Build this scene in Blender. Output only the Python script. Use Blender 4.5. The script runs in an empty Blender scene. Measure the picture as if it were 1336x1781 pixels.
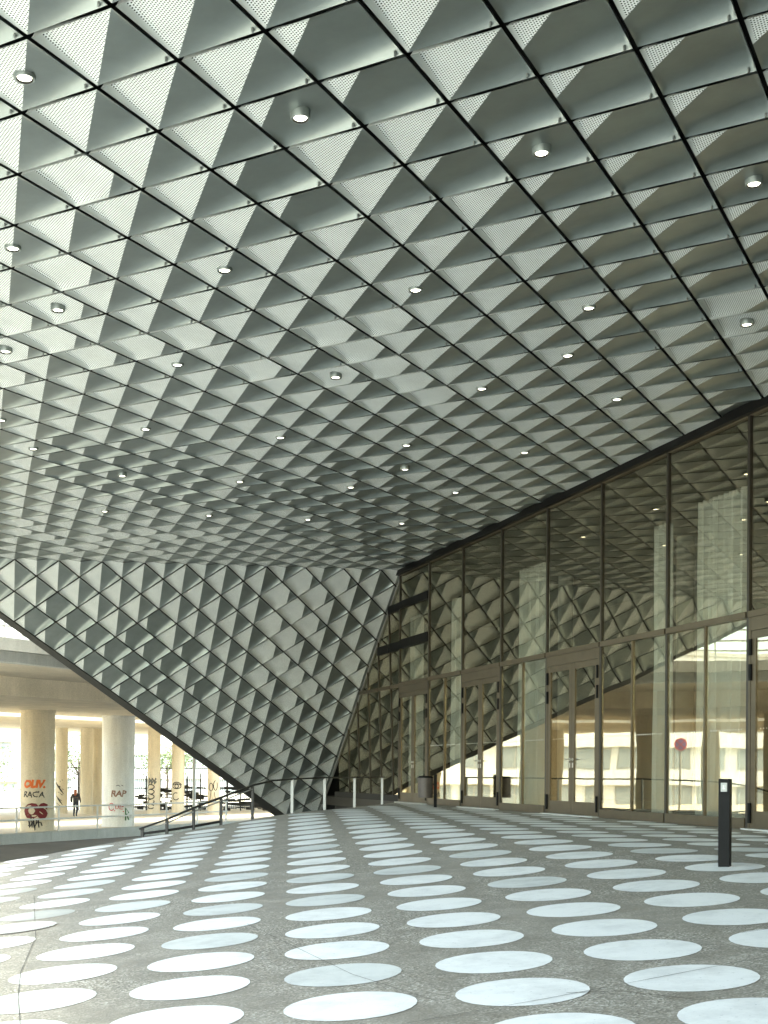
import bpy, bmesh, math, random
from mathutils import Vector, Matrix
random.seed(7)
S = bpy.context.scene
COL = S.collection
V = Vector
Z0 = 0.87                      # floor of the glass front is z = 0; the lens is 0.87 m above it

# ------------------------------------------------------------------ camera
F, PY = 2147.0, 1343.0         # focal length and principal row of the 1336 x 1781 photograph
ROLL = math.radians(0.4)
cam = bpy.data.cameras.new('camera')
cam.sensor_fit = 'AUTO'; cam.sensor_width = 36.0
cam.lens = 36.0 * F / 1781.0
cam.shift_y = (PY - 890.5) / 1781.0
cam.clip_start = 0.05; cam.clip_end = 1500.0
co = bpy.data.objects.new('camera', cam); COL.objects.link(co)
cr, sr = math.cos(ROLL), math.sin(ROLL)
co.matrix_world = Matrix(((cr, -sr, 0, 0), (0, 0, -1, 0), (sr, cr, 0, Z0), (0, 0, 0, 1)))
S.camera = co

# frame of the building: G runs along the glass front away from the lens, H towards the glass, N up through the ceiling
G = V((-0.31317100, 0.94969662, 0.00049824)); H = V((0.94923934, 0.31300384, 0.03119731)); N = V((-0.02947203, -0.01024304, 0.99951312))
HZ = V((0.94970161, 0.31315627, 0)); GZ = V((-0.31315627, 0.94970161, 0)); UP = V((0, 0, 1))
HC = 5.5                       # ceiling plane above the lens
ORG = V((-2.36500771, 10.01010398, 5.53552744 + Z0))
EDGE = 0.8005
PD = (G + H) / math.sqrt(2); QD = (H - G) / math.sqrt(2)
DG = 11.7226                   # distance of the glass plane

# ------------------------------------------------------------------ sky, sun, exposure
world = bpy.data.worlds.new('World'); S.world = world; world.use_nodes = True
wn = world.node_tree; wn.nodes.clear()
SUN_EL = math.radians(55.5)
sun_to = (-HZ * 0.62 - GZ * 0.78).normalized()          # where the sun stands, in plan
SUN_ROT = math.atan2(sun_to.x, sun_to.y)
sky = wn.nodes.new('ShaderNodeTexSky'); sky.sky_type = 'NISHITA'; sky.sun_disc = False
sky.sun_elevation = SUN_EL; sky.sun_rotation = SUN_ROT
sky.air_density = 1.0; sky.dust_density = 2.0; sky.ozone_density = 1.0
bg = wn.nodes.new('ShaderNodeBackground'); bg.inputs['Strength'].default_value = 0.15
wo = wn.nodes.new('ShaderNodeOutputWorld')
wn.links.new(sky.outputs[0], bg.inputs[0]); wn.links.new(bg.outputs[0], wo.inputs[0])
sl = bpy.data.lights.new('sun', 'SUN'); sl.energy = 1.5; sl.angle = math.radians(18); sl.color = (1.0, 0.985, 0.96)
so = bpy.data.objects.new('sun', sl); COL.objects.link(so)
sdir = V((sun_to.x * math.cos(SUN_EL), sun_to.y * math.cos(SUN_EL), math.sin(SUN_EL)))
so.rotation_euler = sdir.to_track_quat('Z', 'Y').to_euler(); so.location = (0, -20, 40)
S.view_settings.view_transform = 'Standard'; S.view_settings.look = 'None'
S.view_settings.gamma = 1.0; S.view_settings.exposure = 3.25; S.view_settings.use_curve_mapping = False
S.view_settings.use_white_balance = True; S.view_settings.white_balance_temperature = 7200; S.view_settings.white_balance_tint = -3
S.cycles.max_bounces = 10; S.cycles.diffuse_bounces = 5; S.cycles.glossy_bounces = 5
S.cycles.transparent_max_bounces = 24; S.cycles.sample_clamp_indirect = 8.0
S.cycles.use_denoising = True

# ------------------------------------------------------------------ helpers
ROOT = {}
def P(v): return V((v[0], v[1], v[2] + Z0))             # from metres about the lens to world metres
def at(u, v, y):
    'point y metres ahead of the lens plane that lies on the sight line u, v'
    dx = u - 668; dy = PY - v
    return V(((cr * dx - sr * dy) / F * y, y, (sr * dx + cr * dy) / F * y + Z0))
def fac(h, g, z):
    'point in the frame of the glass front; z is metres above its floor'
    return HZ * h + GZ * g + UP * z

class MB:
    'collects polygons for one mesh object'
    def __init__(s): s.v = []; s.f = []; s.m = []
    def poly(s, pts, m=0):
        n = len(s.v); s.v += [tuple(p) for p in pts]; s.f.append(tuple(range(n, n + len(pts)))); s.m.append(m)
    def grid(s, rows, m=0, close=False):
        n = len(s.v); c = len(rows[0])
        for r in rows: s.v += [tuple(p) for p in r]
        for i in range(len(rows) - 1):
            for j in range(c if close else c - 1):
                k = (j + 1) % c
                s.f.append((n + i * c + j, n + i * c + k, n + (i + 1) * c + k, n + (i + 1) * c + j)); s.m.append(m)
    def hexa(s, p, m=0):
        n = len(s.v); s.v += [tuple(q) for q in p]
        for f in ((0, 3, 2, 1), (4, 5, 6, 7), (0, 1, 5, 4), (1, 2, 6, 5), (2, 3, 7, 6), (3, 0, 4, 7)):
            s.f.append(tuple(n + i for i in f)); s.m.append(m)
    def box(s, fn, a0, a1, b0, b1, c0, c1, m=0):
        s.hexa([fn(a0, b0, c0), fn(a1, b0, c0), fn(a1, b1, c0), fn(a0, b1, c0), fn(a0, b0, c1), fn(a1, b0, c1), fn(a1, b1, c1), fn(a0, b1, c1)], m)
    def bar(s, a, b, w, d, up=UP, m=0):
        'rectangular bar from a to b, w across and d along up'
        a = V(a); b = V(b); t = (b - a).normalized(); x = t.cross(up).normalized(); y = x.cross(t)
        x *= w / 2; y *= d / 2
        s.hexa([a - x - y, a + x - y, a + x + y, a - x + y, b - x - y, b + x - y, b + x + y, b - x + y], m)
    def tube(s, pts, r, n=10, caps=True, m=0):
        pts = [V(p) for p in pts]; rr = r if isinstance(r, (list, tuple)) else [r] * len(pts); rows = []
        for i, p in enumerate(pts):
            t = (pts[min(i + 1, len(pts) - 1)] - pts[max(i - 1, 0)]).normalized()
            x = t.cross(UP if abs(t.z) < .9 else V((1, 0, 0))).normalized(); y = t.cross(x)
            rows.append([p + (x * math.cos(2 * math.pi * k / n) + y * math.sin(2 * math.pi * k / n)) * rr[i] for k in range(n)])
        s.grid(rows, m, True)
        if caps: s.poly(rows[0], m); s.poly(rows[-1][::-1], m)

def link(name, me, parent=None, mats=()):
    for m in mats: me.materials.append(m)
    o = bpy.data.objects.new(name, me); COL.objects.link(o)
    if parent is not None: o.parent = parent
    return o
def rootloc(o):
    l = V((0, 0, 0))
    while o is not None: l = l + o.location; o = o.parent
    return l
def build(mb, name, mats, parent=None, smooth=False, bevel=0, loc=None, recalc=True):
    off = rootloc(parent) if parent is not None else V((0, 0, 0))
    if loc is not None: off = V(loc)
    me = bpy.data.meshes.new(name)
    me.from_pydata([tuple(V(v) - off) for v in mb.v], [], mb.f)
    if not isinstance(mats, (list, tuple)): mats = [mats]
    for m in mats: me.materials.append(m)
    me.polygons.foreach_set('material_index', mb.m)
    if recalc or bevel:
        b = bmesh.new(); b.from_mesh(me)
        if recalc: bmesh.ops.recalc_face_normals(b, faces=b.faces)
        if bevel:
            es = [e for e in b.edges if len(e.link_faces) == 2 and e.calc_face_angle(0) > .6]
            bmesh.ops.bevel(b, geom=es, offset=bevel, segments=2, profile=.7, affect='EDGES', clamp_overlap=True)
        b.to_mesh(me); b.free()
    if smooth:
        me.polygons.foreach_set('use_smooth', [True] * len(me.polygons))
        me.set_sharp_from_angle(angle=math.radians(38))
    o = bpy.data.objects.new(name, me); COL.objects.link(o)
    if parent is not None: o.parent = parent
    elif loc is not None: o.location = loc
    return o
def thing(name, label, cat, loc=(0, 0, 0), group=None):
    o = bpy.data.objects.new(name, None); COL.objects.link(o); o.location = loc
    o.empty_display_size = .2
    o['label'] = label; o['category'] = cat
    if group: o['group'] = group
    return o
def tag(o, label, cat, group=None):
    o['label'] = label; o['category'] = cat
    if group: o['group'] = group
    return o
def struct(o): o['kind'] = 'structure'; return o

# ------------------------------------------------------------------ materials
def mat(name, base, rough=.6, metal=0.0, spec=.5):
    m = bpy.data.materials.new(name); m.use_nodes = True
    b = m.node_tree.nodes['Principled BSDF']
    b.inputs['Base Color'].default_value = (*base, 1); b.inputs['Roughness'].default_value = rough
    b.inputs['Metallic'].default_value = metal; b.inputs['Specular IOR Level'].default_value = spec
    return m
def nd(m, t, **kw):
    n = m.node_tree.nodes.new(t)
    for k, v in kw.items():
        if k in n.inputs: n.inputs[k].default_value = v
        else: setattr(n, k, v)
    return n
def lk(m, a, b): m.node_tree.links.new(a, b)
def bsdf(m): return m.node_tree.nodes['Principled BSDF']
def ramp(m, fac_, stops):
    r = nd(m, 'ShaderNodeValToRGB'); e = r.color_ramp.elements
    while len(e) < len(stops): e.new(.5)
    for k, (p, c) in enumerate(stops): e[k].position = p; e[k].color = (*c, 1) if len(c) == 3 else c
    lk(m, fac_, r.inputs[0]); return r.outputs[0]
def noise(m, co_, scale, detail=4, rough=.55, dist=0):
    n = nd(m, 'ShaderNodeTexNoise', Scale=scale, Detail=detail, Roughness=rough, Distortion=dist); lk(m, co_, n.inputs['Vector']); return n.outputs[0]
def mixc(m, f, a, b, mode='MIX'):
    n = nd(m, 'ShaderNodeMix', data_type='RGBA', blend_type=mode)
    for s, x in ((0, f), (6, a), (7, b)):
        if isinstance(x, (int, float)): n.inputs[s].default_value = x
        elif isinstance(x, tuple): n.inputs[s].default_value = (*x, 1)
        else: lk(m, x, n.inputs[s])
    return n.outputs[2]
def mth(m, op, a, b=None, c=None):
    n = nd(m, 'ShaderNodeMath', operation=op)
    for s, x in ((0, a), (1, b), (2, c)):
        if x is None: continue
        if isinstance(x, (int, float)): n.inputs[s].default_value = x
        else: lk(m, x, n.inputs[s])
    return n.outputs[0]
def geo(m): return nd(m, 'ShaderNodeNewGeometry').outputs['Position']
def bump(m, h, strength, dist):
    n = nd(m, 'ShaderNodeBump', Strength=strength, Distance=dist); lk(m, h, n.inputs['Height']); lk(m, n.outputs[0], bsdf(m).inputs['Normal'])

def weathered(name, base, dark, rough=.8, scale=1.2, fine=30, metal=0, bmp=.25):
    m = mat(name, base, rough, metal); p = geo(m)
    a = noise(m, p, scale, 6, .6); b = noise(m, p, fine, 3, .6)
    mp = nd(m, 'ShaderNodeMapping'); mp.inputs['Scale'].default_value = (2.2, 2.2, .22); lk(m, p, mp.inputs['Vector'])
    st = noise(m, mp.outputs[0], 1.6, 5, .6)
    c = mixc(m, ramp(m, a, [(.35, (0, 0, 0)), (.7, (1, 1, 1))]), dark, base)
    c = mixc(m, ramp(m, st, [(.42, (.55, .55, .55)), (.62, (1, 1, 1))]), tuple(x * .62 for x in base), c)
    c = mixc(m, .25, c, ramp(m, b, [(.3, tuple(x * .5 for x in base)), (.7, tuple(min(1, x * 1.3) for x in base))]))
    lk(m, c, bsdf(m).inputs['Base Color'])
    bump(m, b, bmp, .01)
    return m

M = {}
# smooth pressed sheet
def sheet(name, base, rough, metal=1.0):
    m = mat(name, base, rough, metal); p = geo(m)
    a = noise(m, p, 3.0, 5, .6); b = noise(m, p, 160, 2, .5)
    lk(m, mixc(m, ramp(m, a, [(.35, (0, 0, 0)), (.65, (1, 1, 1))]), tuple(x * .86 for x in base), base), bsdf(m).inputs['Base Color'])
    return m
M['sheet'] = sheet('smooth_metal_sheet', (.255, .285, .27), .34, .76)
# perforated sheet: round holes in staggered rows, laid out in the panel's own metres
def perforated(name, base, pitch, rad):
    m = mat(name, base, .5, .2)
    uv = nd(m, 'ShaderNodeUVMap'); uv.uv_map = 'UVMap'
    sx = nd(m, 'ShaderNodeSeparateXYZ'); lk(m, uv.outputs[0], sx.inputs[0])
    x = mth(m, 'DIVIDE', sx.outputs[0], pitch); y = mth(m, 'DIVIDE', sx.outputs[1], pitch * .866)
    row = mth(m, 'FLOOR', y); odd = mth(m, 'MULTIPLY', mth(m, 'MODULO', mth(m, 'ABSOLUTE', row), 2.0), .5)
    fx = mth(m, 'SUBTRACT', mth(m, 'FRACT', mth(m, 'ADD', x, odd)), .5)
    fy = mth(m, 'MULTIPLY', mth(m, 'SUBTRACT', mth(m, 'FRACT', y), .5), .866)
    d = mth(m, 'SQRT', mth(m, 'ADD', mth(m, 'MULTIPLY', fx, fx), mth(m, 'MULTIPLY', fy, fy)))
    hole = ramp(m, d, [(rad - .03, (0, 0, 0)), (rad + .03, (1, 1, 1))])
    a = noise(m, geo(m), 2.5, 4, .6)
    c = mixc(m, ramp(m, a, [(.35, (0, 0, 0)), (.65, (1, 1, 1))]), tuple(q * .9 for q in base), base)
    lk(m, mixc(m, hole, (.012, .013, .012), c), bsdf(m).inputs['Base Color'])
    lk(m, mth(m, 'MULTIPLY', hole, .25), bsdf(m).inputs['Metallic'])
    lk(m, mth(m, 'MULTIPLY', hole, .5), bsdf(m).inputs['Specular IOR Level'])
    return m
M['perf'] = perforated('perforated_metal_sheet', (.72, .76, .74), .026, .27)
M['plain'] = mat('plain_panel_border', (.50, .53, .51), .5, .2)
M['void'] = mat('dark_void', (.012, .013, .012), .9)
M['rivet'] = mat('rivet_metal', (.3, .31, .3), .4, 1.0)
M['trim'] = sheet('edge_trim_metal', (.20, .21, .20), .42)
M['dark_trim'] = mat('dark_edge_trim', (.045, .045, .04), .55, .3)
M['black'] = mat('black_metal', (.005, .005, .005), .5, 0, .12)
# bronze anodised frames
m = mat('bronze_frame', (.12, .10, .07), .42, .6); a = noise(m, geo(m), 4, 4)
lk(m, mixc(m, a, (.085, .068, .045), (.135, .108, .07)), bsdf(m).inputs['Base Color']); M['bronze'] = m
M['mullion'] = mat('dark_bronze_mullion', (.035, .03, .023), .45, .3)
M['steel'] = mat('brushed_steel', (.6, .6, .58), .3, 1.0)
M['white_paint'] = weathered('white_paint', (.78, .79, .77), (.62, .63, .6), .5, 3, 40, 0, .05)
M['rail_steel'] = mat('grey_rail_steel', (.30, .30, .285), .5, .5)
M['rail_dark'] = mat('dark_rail_steel', (.03, .029, .027), .5, .5)
M['concrete'] = weathered('bridge_concrete', (.74, .66, .53), (.50, .45, .35), .85, .9, 22)
M['column_concrete'] = weathered('column_concrete', (.78, .69, .53), (.66, .57, .43), .85, .6, 22)
M['kerb'] = weathered('kerb_concrete', (.55, .55, .52), (.42, .42, .39), .85, 1.2, 30)
M['paving'] = weathered('paving', (.72, .63, .48), (.58, .50, .37), .9, .5, 20)
M['asphalt'] = weathered('asphalt', (.25, .24, .225), (.18, .175, .165), .9, .4, 60)
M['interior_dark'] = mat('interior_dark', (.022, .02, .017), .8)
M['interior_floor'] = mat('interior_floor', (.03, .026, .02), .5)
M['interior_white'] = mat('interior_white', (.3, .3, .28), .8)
M['soil'] = weathered('soil', (.50, .46, .38), (.40, .36, .29), .95, .2, 8)
# terrazzo-like plaza surface
m = mat('plaza_surface', (.2, .18, .15), .75); p = geo(m); M['plaza'] = m
vo = nd(m, 'ShaderNodeTexVoronoi', Scale=75.0); lk(m, p, vo.inputs['Vector'])
wn_ = nd(m, 'ShaderNodeTexWhiteNoise'); lk(m, vo.outputs['Color'], wn_.inputs['Vector'])
chip = ramp(m, wn_.outputs['Value'], [(0, (.09, .08, .062)), (.3, (.21, .19, .152)), (.7, (.35, .322, .265)), (.93, (.50, .47, .41)), (1, (.65, .62, .56))])
big = noise(m, p, .55, 6, .62); mid = noise(m, p, 3.2, 5, .65)
c = mixc(m, ramp(m, big, [(.36, (0, 0, 0)), (.62, (.75, .75, .75))]), chip, (.29, .265, .22))
c = mixc(m, ramp(m, mid, [(.40, (.55, .55, .55)), (.60, (0, 0, 0))]), c, (.17, .152, .12))
lk(m, c, bsdf(m).inputs['Base Color'])
lk(m, ramp(m, mid, [(.3, (.55,) * 3), (.7, (.85,) * 3)]), bsdf(m).inputs['Roughness'])
bump(m, vo.outputs['Distance'], .35, .006)
# white painted dots, a little worn
def dotmat(name, base):
    m = mat(name, base, .55); p = geo(m)
    a = noise(m, p, 2.6, 7, .72); b = noise(m, p, 38, 4, .7)
    c = mixc(m, ramp(m, a, [(.34, (.9, .9, .9)), (.55, (0, 0, 0))]), base, tuple(x * .80 for x in base))
    c = mixc(m, ramp(m, b, [(.30, (.8, .8, .8)), (.37, (0, 0, 0))]), c, tuple(x * .5 for x in base))
    lk(m, c, bsdf(m).inputs['Base Color']); bump(m, b, .1, .003)
    return m
M['dot'] = dotmat('white_dot_paint', (.80, .80, .77)); M['dot_grey'] = dotmat('worn_dot_paint', (.62, .63, .60)); M['dot_old'] = dotmat('grey_dot_paint', (.40, .40, .37))
M['joint'] = mat('joint_filler', (.09, .08, .065), .9)
# glass: mirror-like sheet you can see through
def glassmat(name, r0, tint, refl_tint):
    m = bpy.data.materials.new(name); m.use_nodes = True; nt = m.node_tree; nt.nodes.clear()
    out = nd(m, 'ShaderNodeOutputMaterial'); mx = nd(m, 'ShaderNodeMixShader')
    tr = nd(m, 'ShaderNodeBsdfTransparent'); tr.inputs[0].default_value = (*tint, 1)
    gl = nd(m, 'ShaderNodeBsdfGlossy'); gl.inputs['Color'].default_value = (*refl_tint, 1); gl.inputs['Roughness'].default_value = 0.0
    lw = nd(m, 'ShaderNodeLayerWeight', Blend=.5)
    f = mth(m, 'POWER', lw.outputs['Facing'], 4.0)
    f = mth(m, 'ADD', mth(m, 'MULTIPLY', f, 1.0 - r0), r0)
    p = geo(m); n1 = noise(m, p, .9, 1, .3); bp = nd(m, 'ShaderNodeBump', Strength=.10, Distance=.02); lk(m, n1, bp.inputs['Height'])
    lk(m, bp.outputs[0], gl.inputs['Normal'])
    lk(m, f, mx.inputs[0]); lk(m, tr.outputs[0], mx.inputs[1]); lk(m, gl.outputs[0], mx.inputs[2]); lk(m, mx.outputs[0], out.inputs[0])
    return m
M['glass'] = glassmat('front_glass', .16, (.86, .88, .855), (1.0, .90, .70))
M['far_glass'] = mat('far_window_glass', (.26, .29, .30), .15, 0, .8)
m = bpy.data.materials.new('curtain_cloth'); m.use_nodes = True; b = bsdf(m); b.inputs['Base Color'].default_value = (.66, .67, .64, 1); b.inputs['Roughness'].default_value = .9
b.inputs['Sheen Weight'].default_value = .2; M['curtain'] = m
m = bpy.data.materials.new('lamp_glow'); m.use_nodes = True; b = bsdf(m); b.inputs['Emission Color'].default_value = (1, .95, .86, 1); b.inputs['Emission Strength'].default_value = 1.6; b.inputs['Base Color'].default_value = (.8, .8, .78, 1); M['lamp'] = m

# ------------------------------------------------------------------ setting: ground
GC = (5.72355165e-01, -6.14827525e-02, 1.01142849e-02, -2.10639475e-04, -2.66279148e-03, 4.29251423e-05)
def ground(x, y):
    'height of the plaza: level along the glass, falling away to the street'
    h = x * HZ.x + y * HZ.y; g = x * GZ.x + y * GZ.y
    t = GC[0] + GC[1] * h + GC[2] * g + GC[3] * h * h + GC[4] * h * g + GC[5] * g * g
    t = max(-2.5, min(2.05, t)) / .05
    return -.875 - .05 * (t if t > 30 else math.log1p(math.exp(t))) + Z0
STREET = -3.1 + Z0; PAVE = -2.7 + Z0
EDGEL = [(-24.4, -12.0), (-6.82, 21.97), (-4.85, 24.4), (-4.28, 24.65), (-3.81, 24.95), (-3.34, 25.4), (-2.76, 26.04), (-1.99, 26.9), (-1.35, 28.3), (-.72, 30.6), (-.04, 33.5), (.45, 36.0)]
def xleft(y):
    for (x0, y0), (x1, y1) in zip(EDGEL, EDGEL[1:]):
        if y0 <= y <= y1: return x0 + (x1 - x0) * (y - y0) / (y1 - y0)
    return EDGEL[-1][0]
def xright(y, off=.03): return (DG + off - HZ.y * y) / HZ.x
mb = MB(); ys = sorted(set([-12 + .4 * k for k in range(121)] + [y for _, y in EDGEL])); ys = [y for y in ys if y <= 36.0]
rows = []
for y in ys:
    a, b = xleft(y), max(xright(y), xleft(y) + .02)
    rows.append([(a + (b - a) * k / 56, y, ground(a + (b - a) * k / 56, y)) for k in range(57)])
mb.grid(rows)
for r0, r1 in zip(rows, rows[1:]):                     # edge wall down to the street
    mb.poly([r0[0], r1[0], (r1[0][0], r1[0][1], STREET - .1), (r0[0][0], r0[0][1], STREET - .1)], 1)
plaza = struct(build(mb, 'plaza', [M['plaza'], M['kerb']], smooth=True))
mb = MB(); mb.poly([(-400, -300, STREET - .02), (400, -300, STREET - .02), (400, 700, STREET - .02), (-400, 700, STREET - .02)])
struct(build(mb, 'ground', M['soil']))
mb = MB(); mb.poly([(-70, -60, STREET), (30, -60, STREET), (30, 75, STREET), (-70, 75, STREET)])
struct(build(mb, 'road', M['asphalt']))
mb = MB()
for a in range(-3, 12):
    for b_ in range(26, 42): mb.box(lambda h, g, z: HZ * h + GZ * g + UP * z, a + .004, a + .996, b_ + .004, b_ + .996, STREET - .08, STREET + .03)
M['slab'] = weathered('pale_slab', (.66, .65, .61), (.55, .54, .50), .8, .8, 25)
o = struct(build(mb, 'lower_bounce_path', M['slab']))  # pale slabs added below the plaza edge to bounce light upward
KD = V((.465, .885, 0)).normalized(); KL = V((-KD.y, KD.x, 0)); K0 = V((-15.7, 50.5, 0))
def kb(w, t, z): return K0 + KD * t + KL * w + UP * z
mb = MB(); mb.box(kb, 0.35, 90, -62, 60, STREET - .1, PAVE - .01)
struct(build(mb, 'pavement', M['paving']))
mb = MB()
for k in range(-20, 20): mb.box(kb, 0, .34, k * 3, k * 3 + 2.985, STREET - .1, PAVE + .04)
struct(build(mb, 'kerb', M['kerb'], bevel=.02))

# white dots in a square grid of one metre, as discs that follow the slope
DU = V((.99825, .05916)); DV = V((-.07680, 1.00360)); DO = V((-.18452, 7.13378)); DR = .39
GRATE = {(-3, 5)}; OLD = {(-4, 7): 'dot_old', (-3, 9): 'dot_grey', (-3, 6): 'dot_old', (-4, 8): 'dot_old', (-4, 9): 'dot_old'}
nd_ = 0; extra = MB()
cells = []
for r in range(-15, 29):
    for c in range(-24, 14):
        q = DO + DU * c + DV * r
        if q.y < -8: continue
        if q.x < xleft(q.y) + .36 or q.x > xright(q.y) - .12 or q.y > 35.6: continue
        u = q.x / q.y * F + 668
        cells.append((0 if -140 < u < 1480 and q.y > 5.5 else 1, q.y, c, r, q))
cells.sort(key=lambda t: t[:4])
def disc(q, lift=.004, rad=DR, n=28, th=.0):
    pts = []
    jr = random.uniform(.992, 1.006)
    for k in range(n):
        a = 2 * math.pi * k / n; x = q.x + rad * jr * math.cos(a); y = q.y + rad * jr * math.sin(a)
        xr = xright(y, -.05)
        if x > xr: x = xr
        pts.append((x, y, ground(x, y) + lift))
    return pts
for _, _, c, r, q in cells:
    ctr = (q.x, q.y, ground(q.x, q.y) + .004)
    if (c, r) in GRATE:
        mb = MB(); pts = disc(q, .003); mb.poly(pts, 1)
        for k in range(-18, 19):
            x = q.x + k * .0208; hw = math.sqrt(max(0, DR * DR - (k * .0208) ** 2)) - .012
            if hw > .03:
                for s in (0,):
                    mb.poly([(x - .0055, q.y - hw, ground(x, q.y - hw) + .012), (x + .0055, q.y - hw, ground(x, q.y - hw) + .012), (x + .0055, q.y + hw, ground(x, q.y + hw) + .012), (x - .0055, q.y + hw, ground(x, q.y + hw) + .012)], 0)
        o = build(mb, 'drain_grate', [M['dot'], M['joint']], plaza)
        o['label'] = 'round slotted drain grate filling one dot'
        continue
    pts = disc(q); tri = MB()
    # two rings so that the disc bends with the slope
    mid = [((p[0] + q.x) / 2, (p[1] + q.y) / 2, ground((p[0] + q.x) / 2, (p[1] + q.y) / 2) + .004) for p in pts]
    tgt = tri if nd_ < 300 else extra
    tgt.grid([pts, mid], 0, True); tgt.poly(mid)
    if nd_ < 300:
        mk = OLD.get((c, r)) or ('dot_grey' if random.random() < .16 else 'dot')
        build(tri, 'white_dot', M[mk], plaza)
        nd_ += 1
if extra.f: build(extra, 'white_dots', M['dot'], plaza)['kind'] = 'stuff'
# joints cut in the paving
def joint(pts, w):
    mb = MB()
    for (x0, y0), (x1, y1) in zip(pts, pts[1:]):
        d = V((x1 - x0, y1 - y0)).normalized(); n = V((-d.y, d.x)) * w / 2; k = max(1, int(math.hypot(x1 - x0, y1 - y0) / .25)); rws = []
        for i in range(k + 1):
            x = x0 + (x1 - x0) * i / k; y = y0 + (y1 - y0) * i / k; j = 1 + .35 * math.sin(i * 2.3)
            rws.append([(x + s * n.x * j, y + s * n.y * j, ground(x + s * n.x, y + s * n.y) + .008) for s in (-1, 1)])
        mb.grid(rws)
    build(mb, 'paving_joint', M['joint'], plaza)
joint([(-1.75, 6.2), (-2.05, 7.0), (-2.42, 8.2), (-2.7, 9.2), (-3.15, 11.2), (-4.3, 15.2)], .005)
joint([(.1, 6.55), (.95, 6.95), (2.1, 7.55), (3.6, 8.3), (8, 10.5)], .006)
joint([(1.05, 7.05), (1.35, 7.0), (1.75, 6.6)], .007)
joint([(2.5, 8.6), (3.6, 9.0), (5.6, 9.6)], .006)
joint([(-1.2, 10.9), (-.2, 8.1), (.3, 7.1)], .004)

# ------------------------------------------------------------------ pressed panels
SG = [.025, .036, .06, .10, .15, .21, .30, .42, .56, .70, .82, .90, .94, .964, .975]
SC = [.025, .05, .12, .25, .5, .78, .93, .975]
def panel_bm(eB, eT, zd, fold, depth, wide, thin, coarse=False, power=2.4, lb_=1.0):
    'one pressed panel: L at the origin, B at eB, T at eT; ridge on s + t = fold, corners pressed in along zd'
    g = SC if coarse else SG
    bm = bmesh.new(); uvl = bm.loops.layers.uv.new('UVMap')
    lb, lt = eB.length, eT.length
    vs = [[bm.verts.new((s, t, 0)) for t in [1 - x for x in reversed(g)]] for s in g]
    # s grows fine towards BR (s = 1); t grows fine towards LB (t = 0)
    for i in range(len(g) - 1):
        for j in range(len(g) - 1):
            bm.faces.new((vs[i][j], vs[i + 1][j], vs[i + 1][j + 1], vs[i][j + 1]))
    r = bmesh.ops.bisect_plane(bm, geom=bm.verts[:] + bm.edges[:] + bm.faces[:], dist=1e-5, plane_co=(fold / 2, fold / 2, 0), plane_no=(1, 1, 0))
    for e in r['geom_cut']:
        if isinstance(e, bmesh.types.BMEdge): e.smooth = False
    def ease(x, w):
        x = max(0, min(1, x / w)); return 1 - (1 - x) ** power
    for f in bm.faces:
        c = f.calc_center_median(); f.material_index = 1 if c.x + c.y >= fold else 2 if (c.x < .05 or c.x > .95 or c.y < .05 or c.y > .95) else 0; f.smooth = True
        for l in f.loops: l[uvl].uv = (l.vert.co.x * lb, l.vert.co.y * lt)
    for v in bm.verts:
        s, t = v.co.x, v.co.y
        d = abs(s + t - fold) * depth
        d *= ease(1 - s - .025, wide) * ease(t - .025, wide * lb_) * ease(s - .025, thin) * ease(1 - t - .025, thin)
        v.co = eB * s + eT * t + zd * d
    if eB.cross(eT).dot(zd) > 0: bmesh.ops.reverse_faces(bm, faces=bm.faces[:])
    return bm
def clip(bm, co_, no):
    bmesh.ops.bisect_plane(bm, geom=bm.verts[:] + bm.edges[:] + bm.faces[:], dist=1e-5, plane_co=co_, plane_no=no, clear_outer=True)

# --- ceiling
ceiling = thing('clad_ceiling', 'sloping soffit of folded square metal panels above the plaza', 'ceiling', ORG + PD * 8 - QD * 4)
HALF = {(0, 2), (1, 1), (2, 0), (3, 0), (1, 2), (3, 2), (7, 2), (6, 2) , (10, 2), (10, -10), (11, -11), (11, -10), (12, -11), (12, -12), (13, -12), (11, -9), (12, -10), (12, -9), (13, -10), (13, -11), (13, -9), (14, -10), (14, -11), (14, -12), (15, -11), (14, -9), (15, -10), (16, -11), (16, -12), (12, -8), (17, -11),
        (15, -8), (16, -9), (16, -8), (17, -10), (17, -9), (17, -8), (18, -10), (18, -11), (19, -9), (18, -9), (18, -8), (15, -6), (16, -7), (16, -6), (16, -5), (18, -6), (18, -7), (19, -8), (19, -7), (20, -8), (20, -9), (21, -8), (21, -7), (19, -6)}
HALF.discard((6, 2))
WIDE = {(1, -2), (3, -4), (4, -5), (5, -6), (6, -6), (6, -5), (6, -4), (4, -6), (6, -8), (5, -7), (7, -2), (7, -1), (8, -2), (9, -2), (10, -2), (9, -3), (8, -4), (11, -2), (18, -16), (19, -16), (19, -15), (20, -16), (20, -15), (19, -17), (20, -18), (20, -19), (18, -18), (17, -18), (16, -17), (20, -14), (21, -14), (21, -17), (22, -17), (9, 4), (10, 4)}
LAMPS = [(-1, -1), (1, 1), (3, 3), (5, 5), (2, -4), (4, -2), (6, 0), (8, 2), (10, 4), (4, -5), (5, -7), (7, -5), (9, -3), (11, -1), (10, 1), (13, 1), (10, -8), (10, -11), (12, -6), (14, -4), (16, -2), (16, -5), (17, -7), (19, -5), (15, -9), (13, -11), (8, -10), (16, -14), (18, -12), (20, -10), (22, -8)]
def ctype(i, j):
    if (i, j) in HALF: return .5
    if (i, j) in WIDE: return 1.5
    if j >= 4: return .5 if i <= 9 else 1.0
    if j == 3: return .5 if 2 <= i <= 9 or i > 11 else 1.0
    if i > 20 and j > -12: return .5 if (i * 3 + j) % 5 < 3 else 1.0
    return 1.0
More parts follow.
